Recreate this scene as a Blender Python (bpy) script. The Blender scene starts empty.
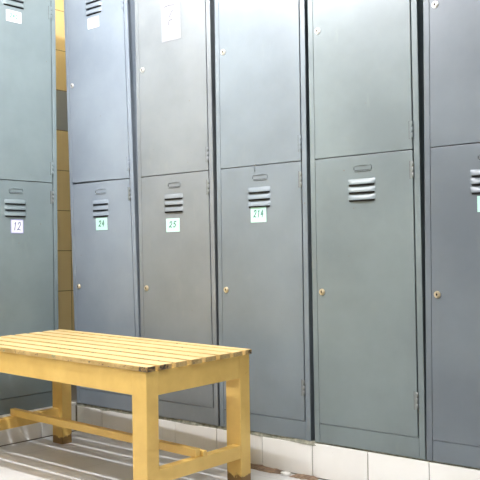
import bpy, bmesh, math, random
from mathutils import Vector, Matrix
random.seed(7)
S = bpy.context.scene
COL = S.collection

# ------------------------------------------------------------------ materials
def new_mat(name):
    m = bpy.data.materials.new(name); m.use_nodes = True
    nt = m.node_tree; nt.nodes.clear()
    out = nt.nodes.new('ShaderNodeOutputMaterial')
    b = nt.nodes.new('ShaderNodeBsdfPrincipled')
    nt.links.new(b.outputs[0], out.inputs[0])
    return m, nt, b

def N(nt, t, **kw):
    n = nt.nodes.new(t)
    for k, v in kw.items():
        if k in n.inputs: n.inputs[k].default_value = v
        else: setattr(n, k, v)
    return n

def noise(nt, coord, scale, detail=4.0, rough=.55, vec_scale=None):
    if vec_scale:
        mp = N(nt, 'ShaderNodeMapping'); mp.inputs['Scale'].default_value = vec_scale
        nt.links.new(coord, mp.inputs[0]); coord = mp.outputs[0]
    n = N(nt, 'ShaderNodeTexNoise', Scale=scale, Detail=detail, Roughness=rough)
    nt.links.new(coord, n.inputs['Vector'])
    return n.outputs['Fac']

def ramp(nt, fac, a, b, ca=(0, 0, 0, 1), cb=(1, 1, 1, 1)):
    r = N(nt, 'ShaderNodeValToRGB')
    r.color_ramp.elements[0].position = a; r.color_ramp.elements[0].color = ca
    r.color_ramp.elements[1].position = b; r.color_ramp.elements[1].color = cb
    nt.links.new(fac, r.inputs[0])
    return r.outputs[0]

def mix(nt, fac, ca, cb):
    m = N(nt, 'ShaderNodeMix', data_type='RGBA')
    for sock, v in ((m.inputs[0], fac), (m.inputs[6], ca), (m.inputs[7], cb)):
        if hasattr(v, 'links'): nt.links.new(v, sock)
        elif isinstance(v, (int, float)): sock.default_value = v
        else: sock.default_value = (*v[:3], 1)
    return m.outputs[2]

def coords(nt, which='Object'):
    return N(nt, 'ShaderNodeTexCoord').outputs[which]

def bump(nt, b, h, strength, dist=.002):
    n = N(nt, 'ShaderNodeBump', Strength=strength, Distance=dist)
    nt.links.new(h, n.inputs['Height']); nt.links.new(n.outputs[0], b.inputs['Normal'])

def plain(name, col, rough=.5, metal=0.0, spec=.5):
    m, nt, b = new_mat(name)
    b.inputs['Base Color'].default_value = (*col, 1)
    b.inputs['Roughness'].default_value = rough
    b.inputs['Metallic'].default_value = metal
    b.inputs['Specular IOR Level'].default_value = spec
    return m

def paint(name, col, seed):
    """satin sprayed steel: slight mottling, scuffs, rust freckles"""
    m, nt, b = new_mat(name)
    c = coords(nt)
    mp = N(nt, 'ShaderNodeMapping'); mp.inputs['Location'].default_value = (seed*3.1, seed*1.7, seed*.9)
    nt.links.new(c, mp.inputs[0]); c = mp.outputs[0]
    n1 = noise(nt, c, 3.2, 5, .6)
    dark = tuple(v*.86 for v in col); lite = (col[0]*1.12, col[1]*1.11, col[2]*1.08)
    base = mix(nt, ramp(nt, n1, .34, .68), dark, lite)
    n2 = noise(nt, c, 16, 5, .65, (1, 1, .35))
    base = mix(nt, ramp(nt, n2, .62, .8, cb=(.35, .35, .35, 1)), base, (col[0]*1.3+.02, col[1]*1.24+.018, col[2]*1.1))
    n3 = noise(nt, c, 48, 3, .6)
    base = mix(nt, ramp(nt, n3, .735, .775, cb=(.7, .7, .7, 1)), base, (.16, .10, .055))
    nt.links.new(base, b.inputs['Base Color'])
    r = ramp(nt, n1, .3, .7, (.40, .40, .40, 1), (.50, .50, .50, 1))
    nt.links.new(r, b.inputs['Roughness'])
    b.inputs['Specular IOR Level'].default_value = .7
    bump(nt, b, noise(nt, c, 5.5, 2, .4), .10, .01)
    return m

def wood_paint(name):
    """glossy yellow enamel over timber, chipped on the corners, grimy at the feet"""
    m, nt, b = new_mat(name)
    c = coords(nt)
    n1 = noise(nt, c, 9, 5, .6)
    base = mix(nt, ramp(nt, n1, .3, .72), (.67, .435, .115), (.81, .56, .165))
    n2 = noise(nt, c, 30, 5, .7, (.35, 1, 1))
    base = mix(nt, ramp(nt, n2, .66, .76, cb=(.55, .55, .55, 1)), base, (.50, .28, .055))
    # grime near the floor
    sep = N(nt, 'ShaderNodeSeparateXYZ'); nt.links.new(c, sep.inputs[0])
    n3 = noise(nt, c, 22, 5, .7)
    ad = N(nt, 'ShaderNodeMath', operation='MULTIPLY_ADD'); nt.links.new(n3, ad.inputs[0]); ad.inputs[1].default_value = -.055
    nt.links.new(sep.outputs[2], ad.inputs[2])
    g = ramp(nt, ad.outputs[0], -.044, -.024, (.85, .85, .85, 1), (0, 0, 0, 1))
    base = mix(nt, g, base, (.13, .062, .018))
    nt.links.new(base, b.inputs['Base Color'])
    b.inputs['Roughness'].default_value = .42
    bump(nt, b, n2, .18, .002)
    return m

def slat_paint(name):
    m, nt, b = new_mat(name)
    c = coords(nt)
    n1 = noise(nt, c, 9, 5, .6, (.5, 1, 1))
    base = mix(nt, ramp(nt, n1, .3, .72), (.60, .425, .18), (.70, .515, .245))
    n2 = noise(nt, c, 26, 6, .75, (.25, 1.4, 1))
    base = mix(nt, ramp(nt, n2, .64, .74, cb=(.5, .5, .5, 1)), base, (.52, .35, .12))
    # chips where hands and shoes hit: the vertical edges of the slats
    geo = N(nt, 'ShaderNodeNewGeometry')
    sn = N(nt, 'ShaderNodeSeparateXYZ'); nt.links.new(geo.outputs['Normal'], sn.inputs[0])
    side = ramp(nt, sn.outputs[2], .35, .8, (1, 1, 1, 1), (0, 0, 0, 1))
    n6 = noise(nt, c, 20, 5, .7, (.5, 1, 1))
    wear_gap_shade = N(nt, 'ShaderNodeMath', operation='MULTIPLY'); nt.links.new(side, wear_gap_shade.inputs[0]); nt.links.new(ramp(nt, n6, .32, .6), wear_gap_shade.inputs[1])
    base = mix(nt, wear_gap_shade.outputs[0], base, (.40, .265, .09))  # browner slat sides: weathering, plus the shade of the gaps painted in
    n4 = noise(nt, c, 70, 5, .8, (.8, 1, 1.4))
    chip = ramp(nt, n4, .585, .63)
    both = N(nt, 'ShaderNodeMath', operation='MULTIPLY'); nt.links.new(side, both.inputs[0]); nt.links.new(chip, both.inputs[1])
    n5 = noise(nt, c, 14, 2, .5)
    cc = mix(nt, ramp(nt, n5, .47, .55), (.10, .06, .035), (.16, .24, .16))
    base = mix(nt, both.outputs[0], base, cc)
    # knocked corners at the right-hand end
    for pt, rad in (((.006, -.004, .393), .030), ((.008, .432, .400), .014), ((.008, .060, .394), .016)):
        vd = N(nt, 'ShaderNodeVectorMath', operation='DISTANCE'); nt.links.new(c, vd.inputs[0]); vd.inputs[1].default_value = pt
        pw = N(nt, 'ShaderNodeMath', operation='MULTIPLY_ADD'); nt.links.new(n4, pw.inputs[0]); pw.inputs[1].default_value = -rad*1.9; nt.links.new(vd.outputs['Value'], pw.inputs[2])
        kd = N(nt, 'ShaderNodeMath', operation='MULTIPLY'); nt.links.new(side, kd.inputs[0])
        nt.links.new(ramp(nt, pw.outputs[0], -.004, .006, (1, 1, 1, 1), (0, 0, 0, 1)), kd.inputs[1])
        base = mix(nt, kd.outputs[0], base, mix(nt, ramp(nt, noise(nt, c, 120, 3, .6), .45, .55), (.04, .03, .022), (.30, .19, .07)))
    nt.links.new(base, b.inputs['Base Color'])
    b.inputs['Roughness'].default_value = .45
    bump(nt, b, n2, .25, .002)
    return m

def tile_white(name):
    m, nt, b = new_mat(name)
    c = coords(nt)
    n1 = noise(nt, c, 4, 4, .6)
    base = mix(nt, ramp(nt, n1, .3, .7), (.80, .78, .72), (.87, .86, .82))
    n2 = noise(nt, c, 30, 6, .7)
    base = mix(nt, ramp(nt, n2, .66, .78, cb=(.5, .5, .5, 1)), base, (.42, .36, .26))
    nt.links.new(base, b.inputs['Base Color']); b.inputs['Roughness'].default_value = .3
    return m

def rough_mat(name, c1, c2, scale=40, rough=.9, bs=.6):
    m, nt, b = new_mat(name)
    c = coords(nt)
    n1 = noise(nt, c, scale, 6, .7)
    nt.links.new(mix(nt, ramp(nt, n1, .35, .65), c1, c2), b.inputs['Base Color'])
    b.inputs['Roughness'].default_value = rough
    bump(nt, b, n1, bs, .006)
    return m

def floor_mat():
    m, nt, b = new_mat('floor_tile')
    c = coords(nt)
    n1 = noise(nt, c, 3.5, 6, .65)
    base = mix(nt, ramp(nt, n1, .3, .7), (.52, .515, .505), (.65, .65, .645))
    n2 = noise(nt, c, 11, 6, .7, (.6, 1.2, 1))
    base = mix(nt, ramp(nt, n2, .55, .72, cb=(.55, .55, .55, 1)), base, (.41, .38, .34))
    br = N(nt, 'ShaderNodeTexBrick', offset=0.0, Scale=1.0)
    br.inputs['Mortar Size'].default_value = .0018; br.inputs['Brick Width'].default_value = .33; br.inputs['Row Height'].default_value = .33
    br.inputs['Mortar Smooth'].default_value = .2
    mp = N(nt, 'ShaderNodeMapping'); mp.inputs['Location'].default_value = (.02, .075, 0)
    nt.links.new(c, mp.inputs[0]); nt.links.new(mp.outputs[0], br.inputs['Vector'])
    mf = N(nt, 'ShaderNodeMath', operation='MULTIPLY'); nt.links.new(br.outputs['Fac'], mf.inputs[0]); mf.inputs[1].default_value = .55
    base = mix(nt, mf.outputs[0], base, (.33, .31, .29))
    nt.links.new(base, b.inputs['Base Color'])
    b.inputs['Roughness'].default_value = .38
    return m

def wall_tile_mat():
    """yellow glazed tiles with one grey course, grout lines every 19 cm; v = height"""
    m, nt, b = new_mat('yellow_wall_tile')
    c = coords(nt)
    sep = N(nt, 'ShaderNodeSeparateXYZ'); nt.links.new(c, sep.inputs[0])
    n1 = noise(nt, c, 5, 5, .6)
    yel = mix(nt, ramp(nt, n1, .3, .7), (.84, .65, .29), (.90, .72, .36))
    def band(lo, hi):
        g = N(nt, 'ShaderNodeMath', operation='GREATER_THAN'); nt.links.new(sep.outputs[2], g.inputs[0]); g.inputs[1].default_value = lo
        l = N(nt, 'ShaderNodeMath', operation='LESS_THAN'); nt.links.new(sep.outputs[2], l.inputs[0]); l.inputs[1].default_value = hi
        a = N(nt, 'ShaderNodeMath', operation='MULTIPLY'); nt.links.new(g.outputs[0], a.inputs[0]); nt.links.new(l.outputs[0], a.inputs[1])
        return a.outputs[0]
    base = mix(nt, band(1.310, 1.5005), yel, (.40, .42, .375))
    masks = []
    for ax, off in (('z', .352), ('h', .03)):
        src = sep.outputs[2]
        if ax == 'h':
            ad = N(nt, 'ShaderNodeMath', operation='ADD'); nt.links.new(sep.outputs[0], ad.inputs[0]); nt.links.new(sep.outputs[1], ad.inputs[1]); src = ad.outputs[0]
        su = N(nt, 'ShaderNodeMath', operation='SUBTRACT'); nt.links.new(src, su.inputs[0]); su.inputs[1].default_value = off
        pm = N(nt, 'ShaderNodeMath', operation='PINGPONG'); nt.links.new(su.outputs[0], pm.inputs[0]); pm.inputs[1].default_value = .0957
        lt = N(nt, 'ShaderNodeMath', operation='LESS_THAN'); nt.links.new(pm.outputs[0], lt.inputs[0]); lt.inputs[1].default_value = .0016
        masks.append(lt.outputs[0])
    mx = N(nt, 'ShaderNodeMath', operation='MAXIMUM'); nt.links.new(masks[0], mx.inputs[0]); nt.links.new(masks[1], mx.inputs[1])
    base = mix(nt, mx.outputs[0], base, (.27, .19, .085))
    nt.links.new(base, b.inputs['Base Color'])
    b.inputs['Roughness'].default_value = .2
    return m

def lamp_mat(name, strength, col=(.965, .97, 1.02)):
    m, nt, b = new_mat(name)
    b.inputs['Base Color'].default_value = (.9, .9, .9, 1)
    b.inputs['Emission Color'].default_value = (*col, 1)
    b.inputs['Emission Strength'].default_value = strength
    return m

KEY, FILL = 1050.0, 850.0
M = dict(
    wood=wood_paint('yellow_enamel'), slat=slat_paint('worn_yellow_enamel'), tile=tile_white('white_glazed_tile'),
    grout=plain('tile_grout', (.17, .15, .115), .9), cement=rough_mat('cement_bed', (.15, .155, .115), (.38, .37, .29), 45),
    mortar=rough_mat('broken_brown_mortar', (.11, .07, .042), (.30, .205, .13), 60),
    floor=floor_mat(), wall=wall_tile_mat(), white=plain('white_plaster', (.62, .61, .585), .8),
    render=plain('grey_wall_render', (.22, .215, .205), .8),
    brass=plain('brass_lock', (.66, .58, .42), .3, .75), slot_shade=plain('black_slot_shade', (.012, .012, .012), .8),
    chrome=plain('nickel_lock', (.66, .645, .61), .35, .6), hinge=plain('steel_hinge', (.20, .215, .21), .45, .4),
    paper_mint=plain('mint_paper', (.50, .80, .68), .75), paper=plain('white_paper', (.60, .61, .615), .75),
    paper_lilac=plain('lilac_white_paper', (.74, .73, .80), .75),
    ink_green=plain('green_ink', (.025, .13, .085), .7), ink_pale=plain('pale_green_ink', (.09, .24, .18), .7),
    old_paper=plain('greyed_paper', (.245, .25, .262), .75),
    ink_grey=plain('grey_ink', (.10, .105, .11), .7), ink_blue=plain('blue_ink', (.09, .11, .26), .7),
    tape=plain('lilac_blue_border', (.30, .31, .52), .6), lamp=lamp_mat('lit_tube', KEY), lampfill=lamp_mat('lit_tube_rear', FILL),
    housing=plain('white_enamel_housing', (.8, .8, .8), .4),
)

# ------------------------------------------------------------------ mesh helpers
def add_box(bm, lo, hi, bev=0.0, mi=0, seg=1):
    lo, hi = Vector(lo), Vector(hi)
    r = bmesh.ops.create_cube(bm, size=1.0)
    vs = r['verts']; s = hi-lo; c = (hi+lo)/2
    for v in vs: v.co = Vector((v.co.x*s.x, v.co.y*s.y, v.co.z*s.z)) + c
    fs = set(f for v in vs for f in v.link_faces)
    for f in fs: f.material_index = mi
    if bev:
        es = list(set(e for v in vs for e in v.link_edges))
        g = bmesh.ops.bevel(bm, geom=es, offset=bev, segments=seg, affect='EDGES', profile=.6)
        for f in g['faces']: f.material_index = mi

def add_cyl(bm, a, b, r, n=16, mi=0, r2=None):
    a, b = Vector(a), Vector(b); d = b-a
    rot = d.to_track_quat('Z', 'Y').to_matrix().to_4x4()
    mt = Matrix.Translation((a+b)/2) @ rot
    res = bmesh.ops.create_cone(bm, cap_ends=True, segments=n, radius1=r, radius2=r if r2 is None else r2, depth=d.length, matrix=mt)
    for f in set(f for v in res['verts'] for f in v.link_faces): f.material_index = mi; f.smooth = len(f.verts) == 4

def build(name, bm, mats, parent=None, warp=None):
    if warp:
        for v in bm.verts: v.co = warp(v.co)
    bmesh.ops.recalc_face_normals(bm, faces=bm.faces[:])
    me = bpy.data.meshes.new(name); bm.to_mesh(me); bm.free()
    o = bpy.data.objects.new(name, me); COL.objects.link(o)
    for m in (mats if isinstance(mats, (list, tuple)) else [mats]): me.materials.append(m)
    if parent: o.parent = parent
    return o

def empty(name, loc, rz=0.0, label=None, cat=None, group=None):
    o = bpy.data.objects.new(name, None); COL.objects.link(o)
    o.location = loc; o.rotation_euler = (0, 0, rz); o.empty_display_size = .1
    if label: o['label'] = label
    if cat: o['category'] = cat
    if group: o['group'] = group
    return o

def structure(name, bm, mats):
    o = build(name, bm, mats); o['kind'] = 'structure'; return o

# ------------------------------------------------------------------ the setting
XL, XR, YB, YF, ZC = -1.70, 2.75, .52, -3.6, 2.42
bm = bmesh.new(); add_box(bm, (XL-.1, YF-.1, -.1), (XR+.1, YB+.1, 0)); structure('floor', bm, M['floor'])
bm = bmesh.new(); add_box(bm, (XL-.1, YF-.1, ZC), (XR+.1, YB+.1, ZC+.1)); structure('ceiling', bm, M['white'])
bm = bmesh.new(); add_box(bm, (XL-.1, YF, 0), (XL, YB, ZC)); structure('wall_left', bm, M['wall'])
bm = bmesh.new(); add_box(bm, (XL-.1, YB, 0), (XR+.1, YB+.1, ZC)); structure('wall_back', bm, M['wall'])
bm = bmesh.new(); add_box(bm, (XR, YF, 0), (XR+.1, YB, ZC)); structure('wall_right', bm, M['render'])
bm = bmesh.new(); add_box(bm, (XL-.1, YF-.1, 0), (XR+.1, YF, ZC)); structure('wall_front', bm, M['render'])

ZB = .115                                    # top of the tiled plinth the lockers stand on
XF = -1.180                                  # front of the left plinth
# plinth under the row: tiles (0), grout core (1), rough cement bed on top (2)
def plinth_tiles(bm, joints, z1, place):
    for a, b in zip(joints[:-1], joints[1:]):
        j = random.uniform(-.0009, .0009)
        place(bm, a+.0011, b-.0011, j)
bm = bmesh.new()
joints = [XF+.002] + [-.006+.2035*k for k in range(-5, 14)]
joints = [j for j in joints if j < XR] + [XR]
for a, b in zip(joints[:-1], joints[1:]):
    j = random.uniform(0, .0014)
    add_box(bm, (a+.0014, .003+j, .004), (b-.0014, .012, .1035 + (.006 if a > -.02 else random.uniform(-.001, .001))), .0014, 0, 2)
add_box(bm, (XL, .0062, 0), (XR, YB, .1035), 0, 1)
# the cement bed: a strip with an uneven front edge
n = 90; xs = [XF + (XR-XF)*i/n for i in range(n+1)]
rows = []
for i, x in enumerate(xs):
    yj = .0045 + random.uniform(-.0035, .003); zj = .1035+random.uniform(-.001, .0015)
    if x > 0: yj = .008 + random.uniform(0, .003)
    rows.append([bm.verts.new((x, yj, zj-.001)), bm.verts.new((x, yj+.002, ZB)), bm.verts.new((x, YB, ZB))])
for r0, r1 in zip(rows[:-1], rows[1:]):
    for k in range(2):
        f = bm.faces.new((r0[k], r1[k], r1[k+1], r0[k+1])); f.material_index = 2 if k == 0 or True else 1
structure('trim_1', bm, [M['tile'], M['grout'], M['cement']])
# plinth along the left wall
bm = bmesh.new()
jy = [.0] + [-.168-.2035*k for k in range(0, 17)]
jy = [j for j in jy if j > YF] + [YF]
for a, b in zip(jy[:-1], jy[1:]):
    add_box(bm, (XF-.009, b+.0011, .004), (XF+random.uniform(-.001, .0003), a-.0011, .1045), .0014, 0, 2)
add_box(bm, (XL, YF, 0), (XF-.003, .0062, .1045), 0, 1)
add_box(bm, (XL, YF, .1045), (XF-.006, .0062, ZB), .001, 0)
structure('trim_2', bm, [M['tile'], M['grout']])
# crumbling mortar joint where the row plinth meets the floor
bm = bmesh.new()
def lump(bm, x0, x1, y0, y1, h, nx=14, ny=4):
    g = []
    for i in range(nx+1):
        r = []
        for j in range(ny+1):
            u, v = i/nx, j/ny
            edge = math.sin(math.pi*min(1, max(0, u)))**.4 * (1 if j == ny else math.sin(math.pi*.5*v)**.7)
            z = .0008 + h*edge*random.uniform(.55, 1.0) if 0 < i < nx and j > 0 else .0002
            yy = y0+(y1-y0)*v + (random.uniform(-.006, .006) if j == 0 else 0)
            r.append(bm.verts.new((x0+(x1-x0)*u, yy, z)))
        g.append(r)
    for i in range(nx):
        for j in range(ny):
            bm.faces.new((g[i][j], g[i+1][j], g[i+1][j+1], g[i][j+1]))
lump(bm, -.34, -.115, -.028, .0036, .010)
lump(bm, -.075, .02, -.030, .0036, .008, 9)
lump(bm, .05, .22, -.022, .0036, .006, 10)
lump(bm, -.95, -.80, -.010, .0036, .005, 8)
structure('trim_3', bm, M['mortar'])

# ------------------------------------------------------------------ handwriting
GLYPH = {
    '1': [[(.35, .8), (.55, 1), (.5, 0)]],
    '2': [[(.1, .75), (.3, 1), (.65, .98), (.8, .72), (.55, .4), (.08, .04), (.45, .1), (.9, .02)]],
    '4': [[(.55, 1), (.1, .38), (.9, .42)], [(.68, .75), (.62, 0)]],
    '5': [[(.85, 1), (.3, .97), (.2, .58), (.6, .62), (.85, .35), (.6, .04), (.15, .08)]],
    '0': [[(.5, 1), (.2, .75), (.18, .3), (.45, 0), (.75, .2), (.8, .7), (.5, 1)]],
}
def stroke(bm, pts, w, y, mi):
    for (x0, z0), (x1, z1) in zip(pts[:-1], pts[1:]):
        d = Vector((x1-x0, 0, z1-z0))
        if d.length < 1e-6: continue
        d.normalize(); nrm = Vector((-d.z, 0, d.x))*w/2; e = d*w*.35
        a, b = Vector((x0, y, z0))-e, Vector((x1, y, z1))+e
        f = bm.faces.new([bm.verts.new(p) for p in (a-nrm, b-nrm, b+nrm, a+nrm)]); f.material_index = mi
        y -= .00002
def write(bm, text, x0, x1, z0, z1, w, y, mi, slant=.22):
    n = len(text); cw = (x1-x0)/n
    for i, ch in enumerate(text):
        for poly in GLYPH[ch]:
            pts = [(x0+cw*(i+.08+.8*px+slant*(pz-.5)), z0+(z1-z0)*pz) for px, pz in poly]
            stroke(bm, pts, w, y, mi)

# ------------------------------------------------------------------ lockers
W, D, H = .385, .50, 1.745
SEAM, DBOT, DTOP = .885, .060, 1.690          # heights above the plinth
LS, RS, GR = .0180, .0185, .0045              # left stile, right stile, hinge-side gap
def hood(bm, xc, z_top, w=.0985, h=.0165, d=.0075):
    """one pressed louvre: bulges out towards its lower lip, open below"""
    nu, nv = 12, 5; g = []
    for i in range(nu+1):
        u = i/nu; e = min(1.0, math.sin(math.pi*u)*2.6)**.6 if 0 < u < 1 else 0
        r = []
        for j in range(nv+1):
            v = j/nv
            r.append(bm.verts.new((xc-w/2+w*u, -.0003-d*e*math.sin(v*math.pi/2)**.9, z_top-h*v)))
        g.append(r)
    for i in range(nu):
        for j in range(nv):
            f = bm.faces.new((g[i][j], g[i+1][j], g[i+1][j+1], g[i][j+1])); f.smooth = True; f.material_index = 0
    # dark strip below the lip: the opening plus the hood's painted shadow
    a, b = xc-w/2+.003, xc+w/2-.003
    f = bm.faces.new([bm.verts.new(p) for p in ((a, -.0004, z_top-h+.001), (b, -.0004, z_top-h+.001), (b-.002, -.0004, z_top-h-.0048), (a+.002, -.0004, z_top-h-.0048))])
    f.material_index = 1

def card_holder(bm, xc, zc, w=.066, h=.0205):
    """rounded stamped frame with a recessed card window"""
    t = .0034; n = 8
    def ring(ww, hh, y):
        r = min(ww, hh)*.42; out = []
        for k, (sx, sz) in enumerate(((1, 1), (-1, 1), (-1, -1), (1, -1))):
            for q in range(n+1):
                a = math.pi/2*(k+q/n)
                out.append(bm.verts.new((xc+sx*(ww/2-r)+r*math.cos(a), y, zc+sz*(hh/2-r)+r*math.sin(a))))
        return out
    rs = [ring(w, h, -.0001), ring(w-.0016, h-.0016, -.0022), ring(w-2*t+.001, h-2*t+.001, -.0022), ring(w-2*t, h-2*t, -.0006)]
    for a, b in zip(rs[:-1], rs[1:]):
        for i in range(len(a)):
            f = bm.faces.new((a[i], a[(i+1) % len(a)], b[(i+1) % len(a)], b[i])); f.material_index = 0
    f = bm.faces.new(rs[-1]); f.material_index = 1
    add_box(bm, (xc-w/2+.007, -.0021, zc-h/2+.0030), (xc+w/2-.007, -.0004, zc-h/2+.0046), 0, 2)  # black bars, bottom and left: the frame's shadow line painted in
    add_box(bm, (xc-w/2+.0030, -.0021, zc-h/2+.006), (xc-w/2+.0046, -.0004, zc+h/2-.007), 0, 2)
    add_box(bm, (xc-.012, -.0032, zc+h/2-.003), (xc+.012, -.0003, zc+h/2+.0012), .0006, 0)

def locker(x0, k, mat, label, loc=None, rz=0.0, yoff=0.0, lock_mats=('chrome', 'brass'), notes=(), hook=False, droop=(0, 0)):
    root = empty('locker', loc or (x0, yoff, ZB), rz, label, 'locker', 'grey two-door steel lockers')
    wp = lambda co: Vector((co.x + k*co.z, co.y, co.z))
    def part(name, bm, mats, parent): return build(name, bm, mats, parent, wp)
    t = .0012
    bm = bmesh.new()
    add_box(bm, (0, .004, 0), (.002, D, H)); add_box(bm, (W-.002, .004, 0), (W, D, H))
    add_box(bm, (.002, D-.002, .002), (W-.002, D, H)); add_box(bm, (.002, .01, H-.002), (W-.002, D-.002, H))
    add_box(bm, (.002, .01, 0), (W-.002, D-.002, .002))
    add_box(bm, (.002, .024, SEAM-.01), (W-.002, D-.002, SEAM-.008))
    part('cabinet_shell', bm, mat, root)
    bm = bmesh.new()
    add_box(bm, (0, 0, 0), (LS, .020, H), .0012, 0, 2)
    add_box(bm, (W-RS, 0, 0), (W, .020, H), .0012, 0, 2)
    add_box(bm, (LS+.0008, .0012, .0005), (W-RS-.0010, .020, DBOT-.0016), .0009, 0)
    add_box(bm, (LS+.0008, .0012, DTOP+.002), (W-RS-.0010, .020, H-.0005), .0009, 0)
    add_box(bm, (LS, .0225, DBOT-.01), (W-RS, .0235, DBOT+.012)); add_box(bm, (LS, .0225, SEAM-.02), (W-RS, .0235, SEAM+.02))
    part('face_frame', bm, mat, root)
    for tier, (za, zb) in enumerate(((DBOT, SEAM-.0012), (SEAM+.0016, DTOP))):
        xa, xb = LS+.0010, W-RS-GR
        tilt = droop[tier]
        bm = bmesh.new()
        add_box(bm, (xa, .0002, za), (xb, .0205, zb), .0013, 0, 2)
        if tilt:
            for v in bm.verts:
                v.co.z += tilt*(xb-v.co.x) * (1 if v.co.z < (za+zb)/2 else 0)
        dn = 'lower_door' if tier == 0 else 'upper_door'
        door = part(dn, bm, mat, root)
        # pressed louvres near the top of the door
        lt = zb - .0705
        for q in range(3):
            bm = bmesh.new(); hood(bm, .1885, lt-.0235*q); part('louvre', bm, [mat, M['slot_shade']], door)
        bm = bmesh.new(); card_holder(bm, .1925, zb-.0385); part('card_holder', bm, [mat, mat, M['slot_shade']], door)
        # cam lock
        zl = .470 if tier == 0 else 1.287
        bm = bmesh.new()
        add_cyl(bm, (.0375, .001, zl), (.0375, -.0025, zl), .0105, 24, 0, .0098)
        add_cyl(bm, (.0375, -.0020, zl), (.0375, -.0050, zl), .0078, 24, 0, .0066)
        add_cyl(bm, (.0375, -.0046, zl), (.0375, -.0053, zl), .0030, 12, 1)
        add_box(bm, (.0366, -.0056, zl-.0050), (.0384, -.0046, zl+.0050), 0, 1)
        lk = part('lock', bm, [M[lock_mats[1-tier]], M['slot_shade']], door)
        # butt hinges on the right edge
        for zh in ((.827, .165) if tier == 0 else (.942, 1.565)):
            bm = bmesh.new()
            add_cyl(bm, (xb+.0018, -.0016, zh-.0245), (xb+.0018, -.0016, zh-.0085), .0032, 12)
            add_cyl(bm, (xb+.0018, -.0016, zh-.0080), (xb+.0018, -.0016, zh+.0080), .0032, 12)
            add_cyl(bm, (xb+.0018, -.0016, zh+.0085), (xb+.0018, -.0016, zh+.0245), .0032, 12)
            add_box(bm, (xb-.0085, -.0012, zh-.0245), (xb+.0012, .002, zh+.0245), .0004)
            add_box(bm, (xb-.0098, -.0003, zh-.0258), (xb-.0080, .0004, zh+.0258), 0, 1)
            part('hinge', bm, [mat if tier else M['hinge'], M['slot_shade']], door)
        for nt_ in notes:
            if nt_['tier'] == tier: nt_['make'](part, door)
        if hook and tier == 0:
            bm = bmesh.new(); add_cyl(bm, (.172, -.0012, zb-.018), (.171, -.0012, zb+.004), .0013, 8); add_cyl(bm, (.171, -.0012, zb+.004), (.179, -.0016, zb+.0045), .0013, 8)
            part('wire_hook', bm, M['hinge'], door)
    return root

def note(tier, x0, x1, z0, z1, paper, ink=None, text='', tw=.0022, border=None, box=None, extra=None, label=None, shear=0.0):
    """a paper number stuck on a door; z measured above the floor"""
    z0, z1 = z0-ZB, z1-ZB
    def make(part, door):
        bm = bmesh.new()
        y = -.0012
        add_box(bm, (x0, y, z0), (x1, -.0001, z1), 0, 0)
        mats = [M[paper]]
        if ink: mats.append(M[ink])
        if text:
            bx = box or (.2, .8, .3, .72)
            write(bm, text, x0+(x1-x0)*bx[0], x0+(x1-x0)*bx[1], z0+(z1-z0)*bx[2], z0+(z1-z0)*bx[3], tw, y-.0003, 1)
        for pl in (extra or ()):
            stroke(bm, [(x0+(x1-x0)*a, z0+(z1-z0)*b) for a, b in pl], tw, y-.0003, 1)
        if border:
            mats.append(M[border]); i = len(mats)-1; e = .0016
            for pl in ([(0, 0), (1, 0)], [(0, 1), (1, 1)], [(0, 0), (0, 1)], [(1, 0), (1, 1)]):
                stroke(bm, [(x0+(x1-x0)*a, z0+(z1-z0)*b) for a, b in pl], .0032, y-.0002, i)
        if shear:
            for v in bm.verts: v.co.z += shear*(v.co.x-x0)
        o = part('paper_note', bm, mats, door)
        if label: o['label'] = label
    return dict(tier=tier, make=make)

P_A = paint('blue_grey_paint', (0.212, 0.250, 0.290), 1)
P_B = paint('warm_grey_paint', (0.180, 0.200, 0.211), 2)
P_C = paint('slate_grey_paint', (0.158, 0.191, 0.214), 3)
P_D = paint('green_grey_paint', (0.156, 0.193, 0.200), 4)
P_E = paint('dark_blue_grey_paint', (0.122, 0.148, 0.171), 5)
P_F = paint('sage_grey_paint', (0.168, 0.211, 0.219), 6)

locker(-1.1730, -.0362, P_A, 'blue-grey locker in the corner beside the yellow tiles, mint note 24 below its louvres', yoff=0,
       notes=[note(0, .159, .226, .8085, .8575, 'paper_mint', 'ink_green', '24', .0038, box=(.24, .80, .30, .74)),
              note(1, .150, .218, 1.612, 1.655, 'paper')], droop=(0, .014))
locker(-.7870, -.0100, P_B, 'warm grey locker with tall white paper on its upper door and mint note 25 below', yoff=.001,
       notes=[note(0, .149, .217, .7905, .8393, 'paper_mint', 'ink_green', '25', .0036, box=(.22, .80, .34, .76)),
              note(1, .145, .243, 1.486, 1.640, 'old_paper', 'ink_grey', '', .0034, extra=[[(.40, .55), (.52, .66), (.62, .72)], [(.40, .48), (.58, .50)], [(.38, .46), (.37, .38)], [(.15, .83), (.45, .845), (.68, .82)]])])
locker(-.3950, .0005, P_C, 'slate-grey locker behind the right end of the bench, mint note 214 and a wire hook', yoff=.002,
       notes=[note(0, .1525, .2185, .8112, .8610, 'paper_mint', 'ink_green', '214', .0032, box=(.18, .86, .34, .80))], hook=True)
locker(.0055, -.0020, P_D, 'greenish grey locker without any paper note, right of the slate-grey one numbered 214', yoff=.003)
locker(.3950, .0110, P_E, 'darkest blue-grey locker, at the right edge of the photo, mint note cut off', yoff=.002,
       notes=[note(0, .1595, .226, .8115, .8552, 'paper_mint')])
locker(0, 0, P_F, 'sage-grey locker on the left wall facing sideways, white note 12 on its lower door', loc=(-1.187, -.4615, ZB), rz=math.pi/2,
       notes=[note(0, .1675, .2215, .7990, .8500, 'paper_lilac', 'ink_blue', '12', .0032, border='tape', box=(.16, .86, .22, .80)),
              note(1, .1545, .2225, 1.6085, 1.6520, 'paper', 'ink_pale', '240', .0034, box=(.22, .78, .34, .72))])

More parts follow.
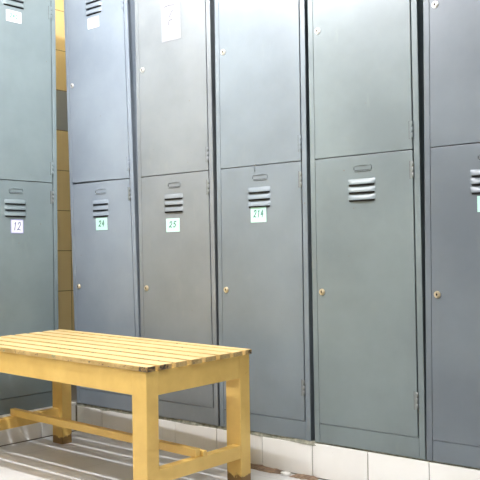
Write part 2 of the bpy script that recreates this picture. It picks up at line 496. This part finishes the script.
# ------------------------------------------------------------------ bench
bench = empty('bench', (-.1311, -.5838, 0), math.radians(-.78), 'yellow painted slatted wooden bench standing in front of the lockers', 'bench')
BL, BW, LA, LB = .9582, .4287, .0594, .0447
ZT, TS, AP = .403, .0150, .319
def tilt(co):                                 # the bench stands slightly out of level
    w = min(1.0, max(0.0, co.z/.08))
    return Vector((co.x, co.y, co.z + w*(-.015*co.x + .0202*co.y)))
def bpart(name, bm, mat, parent=bench): return build(name, bm, mat, parent, tilt)
ns, gap = 8, .014
y0, y1 = -.0045, BW+.0045
cuts = [.036, .097, .158, .218, .279, .339, .396]      # centres of the gaps
edges = [y0] + [q for c in cuts for q in (c-gap/2, c+gap/2)] + [y1]
for i in range(ns):
    a, a2 = edges[2*i], edges[2*i+1]; e0, e1 = random.uniform(-.0015, .002), random.uniform(-.0015, .002)
    bm = bmesh.new(); add_box(bm, (-BL-.008-e0, a, ZT-TS), (.008+e1, a2, ZT), .0022, 0, 2)
    bmesh.ops.subdivide_edges(bm, edges=[e for e in bm.edges if e.calc_length() > .5], cuts=10)
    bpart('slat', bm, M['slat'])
for lx in (-BL, -LA):
    for ly in (0, BW-LB):
        bm = bmesh.new(); add_box(bm, (lx, ly, 0), (lx+LA, ly+LB, ZT-TS-.0002), .0022, 0, 2)
        for v in bm.verts:
            pass
        bmesh.ops.bisect_plane(bm, geom=bm.verts[:]+bm.edges[:]+bm.faces[:], plane_co=(0, 0, .08), plane_no=(0, 0, 1))
        bpart('leg', bm, M['wood'])
for name, lo, hi in (('front_apron', (-BL+LA, .0006, AP), (-LA, .023, ZT-TS-.0004)), ('back_apron', (-BL+LA, BW-.023, AP), (-LA, BW-.0006, ZT-TS-.0004)),
                     ('side_apron', (-.023, LB, AP), (-.0006, BW-LB, ZT-TS-.0004)), ('side_apron', (-BL+.0006, LB, AP), (-BL+.023, BW-LB, ZT-TS-.0004)),
                     ('side_stretcher', (-.030, LB, .074), (-.0012, BW-LB, .1135)), ('side_stretcher', (-BL+.012, LB, .076), (-BL+.042, BW-LB, .1135))):
    bm = bmesh.new(); add_box(bm, lo, hi, .0015, 0, 2); bpart(name, bm, M['wood'])
bm = bmesh.new()                               # the long stretcher lies across the two side ones; rebated along its back edge
add_box(bm, (-BL+.004, .196, .1137), (-.010, .2172, .1375), .0012, 0, 2)
add_box(bm, (-BL+.004, .2196, .1137), (-.001, .2350, .1295), .0015, 0, 2)
bpart('long_stretcher', bm, M['wood'])

# ------------------------------------------------------------------ crumbs by the plinth
def chip(name, loc, size, mat, label, cat, seed):
    random.seed(seed)
    bm = bmesh.new(); bmesh.ops.create_icosphere(bm, subdivisions=2, radius=1)
    for v in bm.verts:
        s = random.uniform(.78, 1.08)
        v.co = Vector((max(-.8, min(.8, v.co.x*s))*size[0], max(-.8, min(.8, v.co.y*s))*size[1], (max(-.7, min(.7, v.co.z))+.7)*size[2]))
    o = build(name, bm, mat); o.location = loc; o['label'] = label; o['category'] = cat
chip('tile_chip', (-.094, -.020, .0), (.022, .014, .007), M['tile'], 'broken white tile chip on the floor at the foot of the plinth', 'tile chip', 3)

# ------------------------------------------------------------------ lamps
def tube_light(x0, x1, y, z, label, mat, along_y=False):
    mid = (x0+x1)/2
    root = empty('ceiling_light', (y, mid, ZC) if along_y else (mid, y, ZC), math.pi/2 if along_y else 0, label, 'ceiling light')
    h = (x1-x0)/2; dz = z-ZC
    bm = bmesh.new(); add_box(bm, (-h-.03, -.03, dz+.055), (h+.03, .03, dz+.095), .006, 0, 2)
    add_box(bm, (-h-.03, -.018, dz-.02), (-h-.004, .018, dz+.055), .004); add_box(bm, (h+.004, -.018, dz-.02), (h+.03, .018, dz+.055), .004)
    build('lamp_housing', bm, M['housing'], root)
    bm = bmesh.new(); add_cyl(bm, (-h-.004, 0, dz), (h+.004, 0, dz), .008, 12); build('lamp_tube', bm, mat, root)
    if dz < -.12:
        for sx in (-.6, .6):
            bm = bmesh.new(); add_cyl(bm, (sx*h, 0, dz+.094), (sx*h, 0, 0), .004, 8); build('hanging_rod', bm, M['housing'], root)
tube_light(-.84, .02, -.855, 2.06, 'white tube lamp hanging on two rods above the bench', M['lamp'])
tube_light(-1.95, -1.35, .75, ZC-.1, 'white tube lamp on the ceiling above the camera, across the row', M['lampfill'], True)

w = bpy.data.worlds.new('World'); S.world = w; w.use_nodes = True
w.node_tree.nodes['Background'].inputs[0].default_value = (.8, .85, .9, 1)
w.node_tree.nodes['Background'].inputs[1].default_value = .3

# ------------------------------------------------------------------ camera
F, YAW, PIT, ROL = 847.567, .711855, .0171441, -.01379
cam = bpy.data.cameras.new('Camera'); co = bpy.data.objects.new('Camera', cam); COL.objects.link(co)
cam.sensor_width = 36; cam.sensor_height = 36; cam.lens = 36*F/480; cam.clip_start = .02
fw = Vector((-math.sin(YAW)*math.cos(PIT), math.cos(YAW)*math.cos(PIT), math.sin(PIT)))
rt = Vector((math.cos(YAW), math.sin(YAW), 0)); up = rt.cross(fw)
r2 = rt*math.cos(ROL)+up*math.sin(ROL); u2 = -rt*math.sin(ROL)+up*math.cos(ROL)
mw = Matrix((r2, u2, -fw)).transposed().to_4x4(); mw.translation = (1.57717, -2.16496, .705)
co.matrix_world = mw
S.camera = co
S.view_settings.view_transform = 'Standard'; S.view_settings.look = 'None'
S.view_settings.gamma = 1; S.view_settings.use_curve_mapping = False
S.view_settings.exposure = 0.0
